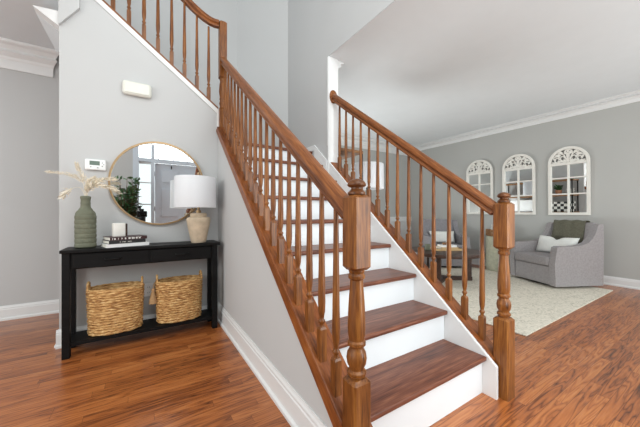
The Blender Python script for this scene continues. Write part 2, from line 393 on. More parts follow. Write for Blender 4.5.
def base_profile(h, t=0.016):
    return [(0, 0), (t+0.012, 0), (t+0.012, 0.018), (t, 0.028), (t, h*0.74), (t-0.004, h*0.78), (t-0.004, h*0.86), (t-0.009, h*0.92), (0.004, h), (0, h)]
def baseboard(name, a, c, nrm, h):
    """profile run from a to c on the floor; nrm points into the room"""
    b = bm_new(); a = Vector((a[0], a[1], 0)); c = Vector((c[0], c[1], 0)); nr = Vector((nrm[0], nrm[1], 0)).normalized()
    pr = base_profile(h)
    A = [b.verts.new(a+nr*p+Vector((0, 0, z))) for p, z in pr]; B = [b.verts.new(c+nr*p+Vector((0, 0, z))) for p, z in pr]
    for i in range(len(pr)): b.faces.new([A[i], A[(i+1) % len(pr)], B[(i+1) % len(pr)], B[i]])
    b.faces.new(A); b.faces.new(B[::-1])
    return struct(name, b, 'trim')
baseboard('baseboard_under_stairs', (XL-0.0005, 0.80), (XL-0.0005, YM-0.03), (-1, 0), 0.165)
baseboard('baseboard_mirror_side', (-0.565, YM-0.0005), (XL-0.0005, YM-0.0005), (0, -1), 0.14)
baseboard('baseboard_mirror_end', (-0.5495, YM), (-0.5495, YM+0.11), (-1, 0), 0.14)
baseboard('baseboard_hall', (-3.6, YB-0.0005), (0.6, YB-0.0005), (0, -1), 0.14)
baseboard('baseboard_living_right', (XW-0.0005, -1.5), (XW-0.0005, YF), (-1, 0), 0.13)
baseboard('baseboard_living_far', (1.82, YF-0.0005), (XW-0.03, YF-0.0005), (0, -1), 0.13)

def crown(name, a, c, nrm, z1, h, p, cut=0.0):
    """cornice from a to c below z1; nrm into the room; cut lengthens the top at the c end (mitre)"""
    b = bm_new(); a = Vector((a[0], a[1], 0)); c = Vector((c[0], c[1], 0)); nr = Vector((nrm[0], nrm[1], 0)).normalized(); d = (c-a).normalized()
    pr = [(0, 0), (0.014, 0), (0.018, 0.10*h), (0.02, 0.34*h), (0.026, 0.38*h), (0.034, 0.46*h), (0.05+0.2*p, 0.60*h), (0.45*p, 0.72*h), (0.72*p, 0.84*h), (0.92*p, 0.88*h), (p, 0.92*h), (p, h), (0, h)]
    A = [b.verts.new(a+nr*q+Vector((0, 0, z1-h+z))) for q, z in pr]; B = [b.verts.new(c+nr*q+d*(cut*q/p)+Vector((0, 0, z1-h+z))) for q, z in pr]
    n = len(pr)
    for i in range(n): b.faces.new([A[i], A[(i+1) % n], B[(i+1) % n], B[i]])
    b.faces.new(A); b.faces.new(B[::-1])
    return struct(name, b, 'trim')
crown('trim_crown_hall', (-3.6, YB-0.0005), (-0.80, YB-0.0005), (0, -1), ZC-0.001, 0.25, 0.12, 0.09)
crown('trim_crown_living_right', (XW-0.0005, -1.5), (XW-0.0005, YF), (-1, 0), ZC-0.001, 0.13, 0.10)
crown('trim_crown_stair_side', (1.8005, 2.49), (1.8005, YF-0.13), (1, 0), ZC-0.001, 0.13, 0.10)
crown('trim_crown_living_far', (1.81, YF-0.0005), (XW-0.002, YF-0.0005), (0, -1), ZC-0.001, 0.22, 0.12)
# chair rail and white panelling on the far wall
b = bm_new(); box(b, 3.6, XW-0.002, YF-0.012, YF-0.0005, 0.131, 0.86); box(b, 3.6, XW-0.002, YF-0.035, YF-0.0005, 0.86, 0.90); box(b, 3.6, XW-0.002, YF-0.022, YF-0.0005, 0.90, 0.97)
for x in (3.9, 4.6): 
    for z in (0.22, 0.76): box(b, x, x+0.55, YF-0.02, YF-0.011, z, z+0.02)
    for xx in (x, x+0.53): box(b, xx, xx+0.02, YF-0.02, YF-0.011, 0.22, 0.78)
struct('trim_chair_rail', b, 'trim')
# white casing on the end of the stair wall
b = bm_new(); box(b, XR-0.006, 1.806, 2.470, 2.4895, 1.40, ZC-0.001); box(b, XR-0.006, XR-0.0005, 2.4896, 2.50, 1.78, ZC-0.001); struct('trim_wall_end', b, 'trim', bevel=0.002)
# crown returns meeting on the corner of the mirror wall
b = bm_new(); prism(b, [(-0.549, 2.52), (-0.549, 2.637), (-0.70, 2.625)], 'y', YM, YM+0.11); struct('trim_crown_return', b, 'trim')
b = bm_new(); prism(b, [(-0.547, 2.52), (-0.423, 2.695), (-0.42, 2.86), (-0.547, 2.86)], 'y', YM-0.03, YM-0.0005); struct('trim_crown_stop', b, 'wall')
# white cap trim along the upper flight, turning down at the newel
b = bm_new()
prism(b, [(-0.60, zw(-0.60)-0.035), (0.640, zw(0.64)-0.035), (0.640, 1.90), (0.666, 1.90), (0.666, zw(0.666)+0.016), (-0.60, zw(-0.60)+0.016)], 'y', YM-0.014, YM-0.0005)
struct('trim_upper_flight', b, 'trim', bevel=0.003)

# front door with side light and transom, seen in the mirror
dm = bm_new(); Y0, Y1 = -0.44, -0.40
box(dm, 0.22, 1.14, Y0, Y1, 0.01, 2.06)
door = struct('door_1', dm, 'door')
for x0 in (0.33, 0.72):
    for z0, z1 in ((0.20, 0.82), (0.98, 1.55), (1.68, 1.93)):
        b = bm_new(); rbox(b, x0, x0+0.31, Y1+0.001, Y1+0.014, z0, z1, 0.005); obj('panel', b, 'door', door)
b = bm_new(); lathe(b, [(0.012, 0), (0.012, 0.04), (0.03, 0.05), (0.032, 0.07), (0.02, 0.085)], 14); bmesh.ops.rotate(b, verts=b.verts[:], cent=(0, 0, 0), matrix=Matrix.Rotation(-PI/2, 3, 'X')); bmesh.ops.translate(b, verts=b.verts[:], vec=(1.08, Y1+0.001, 0.98)); obj('door_handle', b, 'brass', door, smooth=40)
b = bm_new(); rbox(b, 0.50, 0.52, Y1+0.001, Y1+0.03, 1.96, 2.02, 0.003); obj('latch', b, 'black_metal', door)
for z in (0.35, 1.1, 1.8):
    b = bm_new(); box(b, 0.212, 0.219, Y1-0.002, Y1+0.012, z, z+0.09); obj('hinge', b, 'grey_plastic', door)
b = bm_new()   # frame and casing
for x0, x1 in ((-0.15, -0.05), (0.15, 0.21), (1.15, 1.24), (1.44, 1.52)): box(b, x0, x1, -0.455, -0.345, 0, 2.50)
box(b, -0.05, 1.44, -0.454, -0.346, 2.07, 2.14); box(b, -0.15, 1.52, -0.456, -0.344, 2.44, 2.52)
box(b, -0.05, 0.15, -0.455, -0.36, 0, 0.35); box(b, 1.24, 1.44, -0.455, -0.36, 0, 0.35)
struct('trim_door_frame', b, 'door')
win = bm_new()
for z in (0.80, 1.22, 1.65): box(win, -0.049, 0.149, -0.43, -0.40, z, z+0.022)
for z0, z1 in ((0.351, 0.39), (2.03, 2.069)): box(win, -0.049, 0.149, -0.43, -0.40, z0, z1)
w1 = struct('window_1', win, 'trim')
b = bm_new(); box(b, -0.048, 0.148, -0.42, -0.416, 0.36, 2.06); obj('pane', b, 'glass', w1)
win = bm_new()
for z in (0.80, 1.22, 1.65): box(win, 1.241, 1.439, -0.43, -0.40, z, z+0.022)
for z0, z1 in ((0.351, 0.39), (2.03, 2.069)): box(win, 1.241, 1.439, -0.43, -0.40, z0, z1)
w3 = struct('window_3', win, 'trim')
b = bm_new(); box(b, 1.242, 1.438, -0.42, -0.416, 0.36, 2.06); obj('pane', b, 'glass', w3)
win = bm_new()
for x in (0.28, 0.55, 0.82): box(win, x-0.01, x+0.01, -0.43, -0.40, 2.141, 2.439)
w2 = struct('window_2', win, 'trim')
b = bm_new(); box(b, -0.049, 1.149, -0.42, -0.416, 2.142, 2.438); obj('pane', b, 'glass', w2)

for o in list(COL.objects):
    if o.name in ('wall_front', 'door_1', 'trim_door_frame', 'window_1', 'window_2', 'window_3'): o.location.y = -0.24

# ------------------------------------------------------------------ staircase
stair = thing('staircase', 'straight staircase of dark wood treads and white risers rising to a landing', 'staircase', (1.18, 0.85, 0))
def W2L(root):
    return root.matrix_world if False else Matrix.Translation(root.location) @ Matrix.Rotation(root.rotation_euler.z, 4, 'Z')
def wpart(name, b, mat, root, up=None, **k):
    """b holds world coordinates; convert to root's frame"""
    base = root if up is None else up
    bmesh.ops.transform(b, matrix=W2L(root).inverted(), verts=b.verts[:])
    return obj(name, b, mat, base, **k)
for n in range(1, 9):
    y = 0.847+0.245*(n-1); z = 0.03+0.194*n
    b = bm_new(); rbox(b, 0.757, XR-0.001, y, y+0.30, z-0.028, z, 0.009); wpart('tread', b, 'tread', stair)
for n in range(1, 10):
    y = 0.847+0.245*(n-1)+0.028; z0 = 0.0 if n == 1 else 0.03+0.194*(n-1)
    b = bm_new(); box(b, 0.757, XR-0.001, y, y+0.015, z0+0.001, 0.03+0.194*n-0.0285); wpart('riser', b, 'riser', stair)
b = bm_new(); prism(b, [(0.71, 2.807), (XR-0.001, 2.807), (XR-0.001, 3.45), (1.14, YB-0.002), (0.0, YB-0.002), (0.0, 3.07), (0.71, 3.07)], 'z', ZL-0.03, ZL); wpart('landing', b, 'tread', stair, bevel=0.006)
# white skirt board on the right, running into the landing base
b = bm_new(); prism(b, [(0.797, 0.0), (1.05, 0.0), (2.90, 1.55), (3.45, ZL-0.031), (3.45, 1.838), (2.752, 1.838), (2.752, ztr(2.752)), (0.797, ztr(0.797))], 'x', XR+0.0005, XR+0.02); 
wpart('skirt_board', b, 'trim', stair)
b = bm_new(); prism(b, [(2.495, 1.46), (2.752, 1.70), (2.752, 1.838), (2.495, ztr(2.495))], 'x', XR-0.014, XR-0.001); prism(b, [(2.752, ZL+0.001), (3.46, ZL+0.001), (3.46, 1.838), (2.752, 1.838)], 'x', XR-0.014, XR-0.001)
wpart('landing_base', b, 'trim', stair)
# oak stringer of the open side, with a moulded cap that carries the balusters
b = bm_new(); prism(b, [(0.80, zbot(0.80)), (2.975, zbot(2.975)), (2.975, 1.90), (2.90, ztop(2.90)-0.022), (0.80, ztop(0.80)-0.022)], 'x', 0.632, 0.755); wpart('stringer', b, 'oak_str', stair, bevel=0.003)
b = bm_new(); hexa(b, [(0.624, 0.832, ztop(0.832)-0.022), (0.624, 0.832, ztop(0.832)), (0.762, 0.832, ztop(0.832)), (0.762, 0.832, ztop(0.832)-0.022), (0.624, 2.885, ztop(2.885)-0.022), (0.624, 2.885, ztop(2.885)), (0.762, 2.885, ztop(2.885)), (0.762, 2.885, ztop(2.885)-0.022)]); wpart('stringer_cap', b, 'oak_str', stair, bevel=0.006)
# oak shoe on the knee wall
b = bm_new(); prism(b, [(0.825, 0.0), (0.842, 0.0), (0.842, ztr(0.842)-0.055), (2.467, ztr(2.467)-0.055), (2.467, ztr(2.467)+0.008), (0.825, ztr(0.825)+0.008)], 'x', XR+0.0205, 1.812); wpart('shoe_rail', b, 'oak_str', stair, bevel=0.004)

# ------------------------------------------------------------------ balusters, newels, rails
def baluster_bm(x, y, z0, z1, s0=0.0, axis='y', seg=12):
    """turned baluster from z0 to z1; its foot is cut on a slope s0 along axis"""
    b = bm_new(); h = 0.016; blk = 0.125
    def d(px, py): return s0*((py-y) if axis == 'y' else (px-x))
    pts = [(x-h, y-h), (x-h, y+h), (x+h, y+h), (x+h, y-h)]
    q = [(x-0.012, y-0.012), (x-0.012, y+0.012), (x+0.012, y+0.012), (x+0.012, y-0.012)]
    hexa(b, [(px, py, z0+d(px, py)-0.002) for px, py in pts]+[(px, py, z0+blk) for px, py in pts])
    hexa(b, [(px, py, z0+blk) for px, py in pts]+[(px, py, z0+blk+0.01) for px, py in q])
    L = z1-z0-blk
    prof = [(0.012, 0.008), (0.0095, 0.016), (0.0095, 0.022), (0.0155, 0.030), (0.0155, 0.037), (0.010, 0.044), (0.0105, 0.052), (0.0145, 0.075), (0.0165, 0.115), (0.0155, 0.17), (0.0125, 0.6*L), (0.010, L-0.002), (0.010, L)]
    lathe(b, prof, seg, (x, y, z0+blk))
    return b
def newel_bm(x, y, z0, low, up0, up1, h=0.0385, seg=24):
    """square foot, turned shaft, square upper block"""
    b = bm_new(); c = 0.006
    def block(a, e, top, bot):
        oct_ = lambda k: [(x-h+k, y-h), (x+h-k, y-h), (x+h, y-h+k), (x+h, y+h-k), (x+h-k, y+h), (x-h+k, y+h), (x-h, y+h-k), (x-h, y-h+k)]
        prism(b, oct_(c), 'z', a+bot, e-top)
        sq = oct_(c); i = 0.72
        for zz, z2 in (((e-top), e) if top else (None, None), ((a+bot), a) if bot else (None, None)):
            if zz is None: continue
            A = [b.verts.new((px, py, zz)) for px, py in sq]; B = [b.verts.new((x+(px-x)*i, y+(py-y)*i, z2)) for px, py in sq]
            for k in range(8): b.faces.new([A[k], A[(k+1) % 8], B[(k+1) % 8], B[k]])
            b.faces.new(B)
    block(z0, low, 0.012, 0); block(up0, up1, 0.010, 0.012)
    L = up0-low
    lathe(b, [(0.026, 0), (0.026, 0.006), (0.034, 0.012), (0.035, 0.022), (0.027, 0.03), (0.027, 0.036), (0.034, 0.05), (0.037, 0.07), (0.034, 0.09), (0.026, 0.105), (0.026, 0.112), (0.033, 0.118), (0.033, 0.128), (0.028, 0.135),
              (0.0315, 0.155), (0.0325, 0.18), (0.0315, 0.22), (0.0285, 0.28), (0.0245, L-0.06), (0.0235, L-0.036), (0.030, L-0.03), (0.031, L-0.02), (0.026, L-0.012), (0.029, L-0.005), (0.029, L)], seg, (x, y, low))
    return b
def newel_cap(x, y, z):
    b = bm_new(); lathe(b, [(0.027, 0), (0.032, 0.003), (0.032, 0.010), (0.026, 0.016), (0.020, 0.022), (0.020, 0.027), (0.030, 0.031), (0.034, 0.036), (0.033, 0.043), (0.026, 0.052), (0.015, 0.058), (0.004, 0.060)], 24, (x, y, z))
    return b
RAIL = [(-0.023, -0.038), (0.023, -0.038), (0.025, -0.028), (0.018, -0.020), (0.018, -0.012), (0.030, -0.002), (0.031, 0.012), (0.026, 0.026), (0.014, 0.035), (0, 0.037), (-0.014, 0.035), (-0.026, 0.026), (-0.031, 0.012), (-0.030, -0.002), (-0.018, -0.012), (-0.018, -0.020), (-0.025, -0.028)]
BY = [0.915, 1.024, 1.133, 1.250, 1.356, 1.468, 1.579, 1.690, 1.802, 1.912, 2.024, 2.137, 2.246, 2.352]

# right side
XB = 1.760; NY = 0.794; rx = lambda y: 1.760-0.024*(y-0.794)/1.66
railing = thing('stair_railing', 'oak railing on the living room side with newel post and wall rosette', 'railing', (XB, NY, 0))
nb = newel_bm(XB, NY, 0, 0.455, 0.847, 1.113, 0.0415); nw = wpart('newel_post', nb, 'oak_v', railing, smooth=35)
cb = newel_cap(XB, NY, 1.113); wpart('newel_cap', cb, 'oak_cap', railing, nw, smooth=40)
rz = lambda y: 1.08+0.757*(y-0.847)
b = bm_new(); sweep(b, [(rx(y), y, rz(y)) for y in (NY+0.0415, 1.4, 2.0, 2.452)], RAIL); wpart('handrail', b, 'oak_y', railing, smooth=45)
b = bm_new()
disc_y(b, rx(2.46)+0.002, 2.461, rz(2.465), 0.050, 0.072, 0.008); disc_y(b, rx(2.46)+0.002, 2.452, rz(2.462), 0.044, 0.065, 0.009); wpart('rosette', b, 'oak_y', railing, bevel=0.003)
for y in BY:
    b = baluster_bm(rx(y), y, ztr(y)+0.009, rz(y)-0.044, 0.846); wpart('baluster', b, 'oak_v', railing, smooth=45)

# open side
XA = 0.656; TX, TY = 0.690, 2.925
railing2 = thing('stair_railing', 'oak railing on the open side rising from the front newel to the tall corner post', 'railing', (XA, 0.785, 0))
nb = newel_bm(XA, 0.785, 0, 0.46, 0.847, 1.116); nw = wpart('newel_post', nb, 'oak_v', railing2, smooth=35)
cb = newel_cap(XA, 0.785, 1.116); wpart('newel_cap', cb, 'oak_cap', railing2, nw, smooth=40)
la = lambda y: 1.063+0.738*(y-0.83)
lx = lambda y: XA+(TX-XA)*(y-0.785)/(TY-0.785)
b = bm_new(); sweep(b, [(lx(y), y, la(y)) for y in (0.8235, 1.4, 2.0, 2.6, TY-0.036)], [(s*1.05, u*0.92) for s, u in RAIL]); wpart('handrail', b, 'oak_y', railing2, smooth=45)
for y in BY+[2.463, 2.574, 2.686, 2.797]:
    b = baluster_bm(lx(y), y, ztop(y)+0.001, la(y)-0.043, 0.80); wpart('baluster', b, 'oak_v', railing2, smooth=45)

# upper flight: tall corner post and the rail climbing to the left
railing3 = thing('upper_stair_railing', 'oak railing of the upper flight climbing left from the tall corner post', 'railing', (TX, TY, 1.62))
b = bm_new(); h = 0.036; c = 0.006
def oblock(b, x, y, h, c, z0, z1):
    prism(b, [(x-h+c, y-h), (x+h-c, y-h), (x+h, y-h+c), (x+h, y+h-c), (x+h-c, y+h), (x-h+c, y+h), (x-h, y+h-c), (x-h, y-h+c)], 'z', z0, z1)
oblock(b, TX, TY, h, c, 1.63, 2.10); oblock(b, TX, TY, h, c, 2.42, 2.975); oblock(b, TX, TY, h-0.008, 0.008, 2.975, 2.985)
lathe(b, [(0.026, 0), (0.034, 0.012), (0.027, 0.03), (0.034, 0.06), (0.027, 0.09), (0.033, 0.105), (0.028, 0.12), (0.036, 0.18), (0.032, 0.25), (0.025, 0.285), (0.031, 0.3), (0.027, 0.32)], 20, (TX, TY, 2.10))
wpart('newel_post', b, 'oak_v', railing3, smooth=35)
path = [(TX-0.036, 2.958), (0.615, 2.960), (0.575, 2.972), (0.53, 2.995), (0.48, 3.028), (0.43, 3.068), (0.38, 3.108)]+[(0.33-0.2*k, 3.148+0.155*k) for k in range(6)]
YU = 2.985
pz = lambda x: next((z0+(z1-z0)*(x-x0)/(x1-x0) for (x0, z0), (x1, z1) in zip(path, path[1:]) if x1 <= x <= x0), 3.9)
b = bm_new(); sweep(b, [(x, TY+(YU-TY)*min(1, (TX-0.036-x)/0.25), z) for x, z in path], RAIL); wpart('handrail', b, 'oak_x', railing3, smooth=45)
zc = lambda x: zw(x)+0.042
b = bm_new(); prism(b, [(TX-0.038, zw(TX-0.038)+0.017), (TX-0.038, zc(TX-0.038)), (-0.60, zc(-0.60)), (-0.60, zw(-0.60)+0.017)], 'y', YM-0.004, YM+0.10); wpart('shoe_rail', b, 'oak_x', railing3, bevel=0.004)
for x in (0.567, 0.457, 0.346, 0.236, 0.124, 0.015, -0.097, -0.21, -0.32, -0.43):
    b = baluster_bm(x, YU, zc(x)-0.001, pz(x)-0.044, -0.773, 'x'); wpart('baluster', b, 'oak_v', railing3, smooth=45)

# ------------------------------------------------------------------ console table and what stands on it
TZ = 0.787
con = thing('console_table', 'black console table with two drawers and a low shelf under the round mirror', 'table', (0.05, 2.80, 0))
def cpart(name, f, mat='black', up=None, bevel=0.003, **k):
    b = bm_new(); f(b); return wpart(name, b, mat, con, up, bevel=bevel, **k)
CX0, CX1, CY0, CY1 = -0.486, 0.586, 2.676, 2.926
cpart('tabletop', lambda b: box(b, CX0-0.008, CX1+0.020, CY0-0.020, CY1+0.004, TZ-0.024, TZ))
for x in (CX0, CX1-0.045):
    for y in (CY0, CY1-0.052): cpart('leg', lambda b: box(b, x, x+0.045, y, y+0.052, 0, TZ-0.0245))
def apron(b):
    box(b, CX0+0.0455, CX1-0.0455, CY0+0.012, CY0+0.022, TZ-0.145, TZ-0.0245)
    box(b, CX0+0.0455, CX1-0.0455, CY1-0.03, CY1-0.01, TZ-0.145, TZ-0.0245)
    for x in (CX0+0.01, CX1-0.03): box(b, x, x+0.02, CY0+0.0525, CY1-0.0525, TZ-0.145, TZ-0.0245)
cpart('apron', apron)
for x0, x1 in ((CX0+0.060, 0.046), (0.062, CX1-0.060)):
    dr = cpart('drawer', lambda b: box(b, x0, x1, CY0+0.002, CY0+0.0115, TZ-0.138, TZ-0.033))
    xm = (x0+x1)/2
    b = bm_new(); tube(b, [(xm-0.05, CY0+0.002, TZ-0.085), (xm-0.05, CY0-0.014, TZ-0.085), (xm-0.03, CY0-0.02, TZ-0.085), (xm+0.03, CY0-0.02, TZ-0.085), (xm+0.05, CY0-0.014, TZ-0.085), (xm+0.05, CY0+0.002, TZ-0.085)], 0.005)
    wpart('handle', b, 'black_metal', con, dr, smooth=60)
def shelf(b):
    box(b, CX0+0.01, CX1-0.01, CY0+0.0525, CY1-0.0525, 0.085, 0.112); box(b, CX0+0.0455, CX1-0.0455, CY0+0.008, CY0+0.0524, 0.085, 0.112); box(b, CX0+0.0455, CX1-0.0455, CY1-0.0524, CY1-0.008, 0.085, 0.112)
cpart('shelf', shelf, bevel=0.0)

# baskets: real woven rows
def basket_bm(a, d, h, rows=17, seg=72):
    b = bm_new(); R = []
    def ov(t, k):   # superellipse
        c, s = math.cos(t), math.sin(t); e = 0.86
        return (a*k*math.copysign(abs(c)**e, c), d*k*math.copysign(abs(s)**e, s))
    sub = 4
    for i in range(rows*sub+1):
        f = i/(rows*sub); row = i//sub; ph = (i % sub)/sub
        k = 0.93+0.07*f
        ring = []
        for j in range(seg):
            t = 2*PI*j/seg
            lump = 0.5+0.5*math.cos(PI*(j/2.0+row)+0.7*math.sin(row*1.7))
            bulge = math.sin(PI*ph)*(0.003+0.010*lump)
            x, y = ov(t, k); n = Vector((x/a/a, y/d/d)).normalized()
            zj = 0.002*math.sin(j*0.7+row*2.1)
            ring.append(b.verts.new((x+n.x*bulge, y+n.y*bulge, h*f+zj)))
        R.append(ring)
    # inner wall down to the floor
    for f, k in ((0.985, 0.95), (0.5, 0.90), (0.03, 0.85)):
        R.append([b.verts.new((ov(2*PI*j/seg, k)[0], ov(2*PI*j/seg, k)[1], h*f)) for j in range(seg)])
    for A, B in zip(R, R[1:]):
        for j in range(seg): b.faces.new([A[j], A[(j+1) % seg], B[(j+1) % seg], B[j]])
    b.faces.new(R[0][::-1]); b.faces.new(R[-1])
    return b
def basket(x, y, label, rz):
    t = thing('woven_basket', label, 'basket', (x, y, 0.1125), rz, 'woven baskets on the low shelf')
    obj('body', basket_bm(0.184, 0.116, 0.345), 'straw', t, smooth=70)
    b = bm_new(); P = []
    for j in range(64):
        q = 2*PI*j/64; c, s = math.cos(q), math.sin(q)
        P.append((0.180*math.copysign(abs(c)**0.86, c), 0.113*math.copysign(abs(s)**0.86, s), 0.347+0.0015*math.sin(j*1.9)))
    tube(b, P, 0.008, 8, closed=True); obj('rim', b, 'straw', t, smooth=60)
    for s in (-1, 1):
        b = bm_new(); tube(b, [(s*0.176, 0.055*math.cos(PI*k/10), 0.343+0.060*math.sin(PI*k/10)) for k in range(11)], 0.0085, 8); obj('handle', b, 'straw', t, smooth=60)
    return t
bk1 = basket(-0.175, 2.80, 'straw woven basket on the left half of the black table shelf', 0.0)
bk2 = basket(0.285, 2.80, 'straw woven basket with a hanging tassel on the right half of the table shelf', 0.0)
b = bm_new(); tube(b, [(-0.186, -0.02, 0.36), (-0.200, -0.03, 0.335), (-0.205, -0.032, 0.30)], 0.0035, 6); lathe(b, [(0.010, 0.0), (0.014, -0.012), (0.010, -0.024), (0.015, -0.034), (0.03, -0.11), (0.032, -0.125)][::-1], 14, (-0.206, -0.032, 0.30)); obj('tassel', b, 'rope', bk2, smooth=50)

# vase
v = bm_new(); prof = [(0.052, 0), (0.062, 0.004)]
for k in range(0, 61):
    z = 0.008+k*0.005
    r = 0.067 if z < 0.24 else 0.067-0.0365*((z-0.24)/0.07)**1.8
    r -= 0.0036*max(0.0, math.cos(2*PI*z/0.036))**3
    if z <= 0.308: prof.append((r, z))
prof += [(0.0315, 0.318), (0.030, 0.335), (0.033, 0.342), (0.0295, 0.350), (0.0295, 0.372), (0.033, 0.378), (0.033, 0.392), (0.026, 0.398), (0.022, 0.396), (0.022, 0.30)]
lathe(v, prof, 36)
va = obj('vase', v, 'sage', None, smooth=60); va.location = (-0.368, 2.80, TZ+0.0005)
tag(va, 'tall sage green ribbed bottle vase at the left end of the console table', 'vase')

# dried stems standing in the vase
VX, VY, VZ = -0.368, 2.80, TZ+0.39
def dried(label, pts, plume, kind):
    t = thing('dried_stem', label, 'dried flower', (VX, VY, TZ+0.30), 0, 'dried stems in the green vase')
    P = [Vector(p) for p in pts]
    # smooth path
    path = []
    for i in range(len(P)-1):
        p0 = P[max(i-1, 0)]; p1 = P[i]; p2 = P[i+1]; p3 = P[min(i+2, len(P)-1)]
        for k in range(6):
            s = k/6; path.append(0.5*((2*p1)+(p2-p0)*s+(2*p0-5*p1+4*p2-p3)*s*s+(3*p1-p0-3*p2+p3)*s**3))
    path.append(P[-1])
    b = bm_new(); tube(b, path, 0.0022, 6, taper=0.0012); wpart('stalk', b, 'bleached', t, smooth=60)
    b = bm_new(); rnd = random.Random(len(label))
    a = int(len(path)*plume)
    for i in range(a, len(path)):
        f = (i-a)/max(1, len(path)-a)
        for q in range(16 if kind == 'plume' else 7):
            d = (path[min(i+1, len(path)-1)]-path[max(i-1, 0)]).normalized()
            o = Vector((rnd.uniform(-1, 1), rnd.uniform(-0.55, 0.55), rnd.uniform(-0.75, 0.9))).normalized()
            ln = (0.030 if kind == 'plume' else 0.045)*(1.15-0.6*f)
            tip = path[i]+d*ln*0.9+o*ln*0.75
            s = d.cross(o).normalized()*(0.0016 if kind == 'plume' else 0.005)
            md = (path[i]+tip)/2+o*0.004
            n = Vector((0, 0, 0.0008))
            v0, v1, v2, v3 = b.verts.new(path[i]), b.verts.new(md+s), b.verts.new(tip), b.verts.new(md-s)
            v4 = b.verts.new(md+d.cross(s).normalized()*0.0016)
            b.faces.new([v0, v1, v4]); b.faces.new([v1, v2, v4]); b.faces.new([v2, v3, v4]); b.faces.new([v3, v0, v4]); b.faces.new([v0, v3, v2, v1])
    wpart('plume', b, 'bleached', t)
    return t
z = VZ
dried('pale dried stem reaching furthest left past the wall edge', [(VX, VY, z-0.08), (VX-0.005, VY, z+0.03), (VX-0.02, VY-0.01, z+0.12), (VX-0.09, VY-0.02, z+0.165), (VX-0.20, VY-0.03, z+0.175)], 0.45, 'plume')
dried('pale dried stem standing highest, below the thermostat', [(VX+0.004, VY, z-0.08), (VX+0.004, VY, z+0.03), (VX+0.0, VY-0.005, z+0.12), (VX-0.035, VY-0.01, z+0.20), (VX-0.05, VY-0.01, z+0.245)], 0.5, 'plume')
dried('curled dried stem drooping left beside the vase neck', [(VX-0.006, VY, z-0.08), (VX-0.008, VY-0.005, z+0.02), (VX-0.03, VY-0.02, z+0.07), (VX-0.075, VY-0.03, z+0.06), (VX-0.125, VY-0.035, z+0.005)], 0.72, 'leaf')
dried('dried stem of long pale leaves pointing right in front of the mirror, upper one', [(VX+0.008, VY, z-0.08), (VX+0.008, VY, z+0.03), (VX+0.04, VY-0.02, z+0.10), (VX+0.11, VY-0.04, z+0.135), (VX+0.18, VY-0.05, z+0.145)], 0.3, 'leaf')
dried('dried stem of long pale leaves pointing right in front of the mirror, lower one', [(VX+0.01, VY-0.008, z-0.08), (VX+0.012, VY-0.01, z+0.02), (VX+0.05, VY-0.035, z+0.085), (VX+0.12, VY-0.05, z+0.085), (VX+0.185, VY-0.06, z+0.065)], 0.3, 'leaf')
dried('short fluffy dried stem standing upright in the vase mouth', [(VX, VY-0.012, z-0.08), (VX+0.002, VY-0.014, z+0.02), (VX+0.012, VY-0.02, z+0.07), (VX+0.02, VY-0.02, z+0.12), (VX+0.05, VY-0.02, z+0.15)], 0.35, 'plume')

# stack of three books
def book(label, x, y, z, wd, dp, th, cover, rz, marks=None):
    t = thing('book', label, 'book', (x, y, z), rz, 'books stacked on the console table')
    b = bm_new(); box(b, -wd/2, wd/2, -dp/2, dp/2, 0, 0.0025); box(b, -wd/2, wd/2, -dp/2, dp/2, th-0.0025, th); box(b, -wd/2, wd/2, -dp/2, -dp/2+0.0025, 0.0026, th-0.0026); obj('cover', b, cover, t)
    b = bm_new(); box(b, -wd/2+0.004, wd/2-0.004, -dp/2+0.003, dp/2-0.005, 0.003, th-0.003); obj('pages', b, 'paper', t)
    if marks:
        x0, x1, n, hgt, mat, seed = marks; rnd = random.Random(seed); b = bm_new(); px = x0
        while px < x1:   # worn lettering on the spine, too small to read
            wd_ = rnd.uniform(0.6, 1.0)*n
            if rnd.random() > 0.16:
                box(b, px, px+wd_*0.28, -dp/2-0.0006, -dp/2-0.0001, th/2-hgt/2, th/2+hgt/2); box(b, px+wd_*0.28, px+wd_*0.8, -dp/2-0.0006, -dp/2-0.0001, th/2+hgt*rnd.choice((-0.5, -0.1, 0.3)), th/2+hgt*rnd.choice((0.35, 0.5)))
            px += wd_
        obj('spine_lettering', b, mat, t)
    return t
bx, by = -0.118, 2.785; z = TZ+0.0008
book('white book at the bottom of the stack on the console', bx+0.004, by, z, 0.290, 0.180, 0.026, 'cover_white', 0.30); z += 0.0265
book('black book in the middle of the stack on the console', bx-0.004, by-0.004, z, 0.252, 0.170, 0.026, 'cover_black', 0.34, (-0.055, 0.03, 0.010, 0.007, 'paper', 3)); z += 0.0265
book('maroon book with pale spine lettering on top of the stack on the console', bx+0.004, by-0.002, z, 0.258, 0.165, 0.026, 'cover_maroon', 0.36, (-0.115, 0.10, 0.014, 0.015, 'pillow', 5)); z += 0.0265
# small link ornament on the books
orn = thing('ornament', 'small cream box ornament with a dark strap on the top book', 'ornament', (-0.150, 2.780, z-0.0025), 0.30)
b = bm_new(); rbox(b, -0.05, 0.032, -0.028, 0.028, 0, 0.108, 0.007); obj('body', b, 'white_paint', orn, smooth=60)
b = bm_new(); rbox(b, 0.0325, 0.046, -0.024, 0.024, 0.004, 0.104, 0.004); obj('strap', b, 'darkwood', orn, smooth=60)

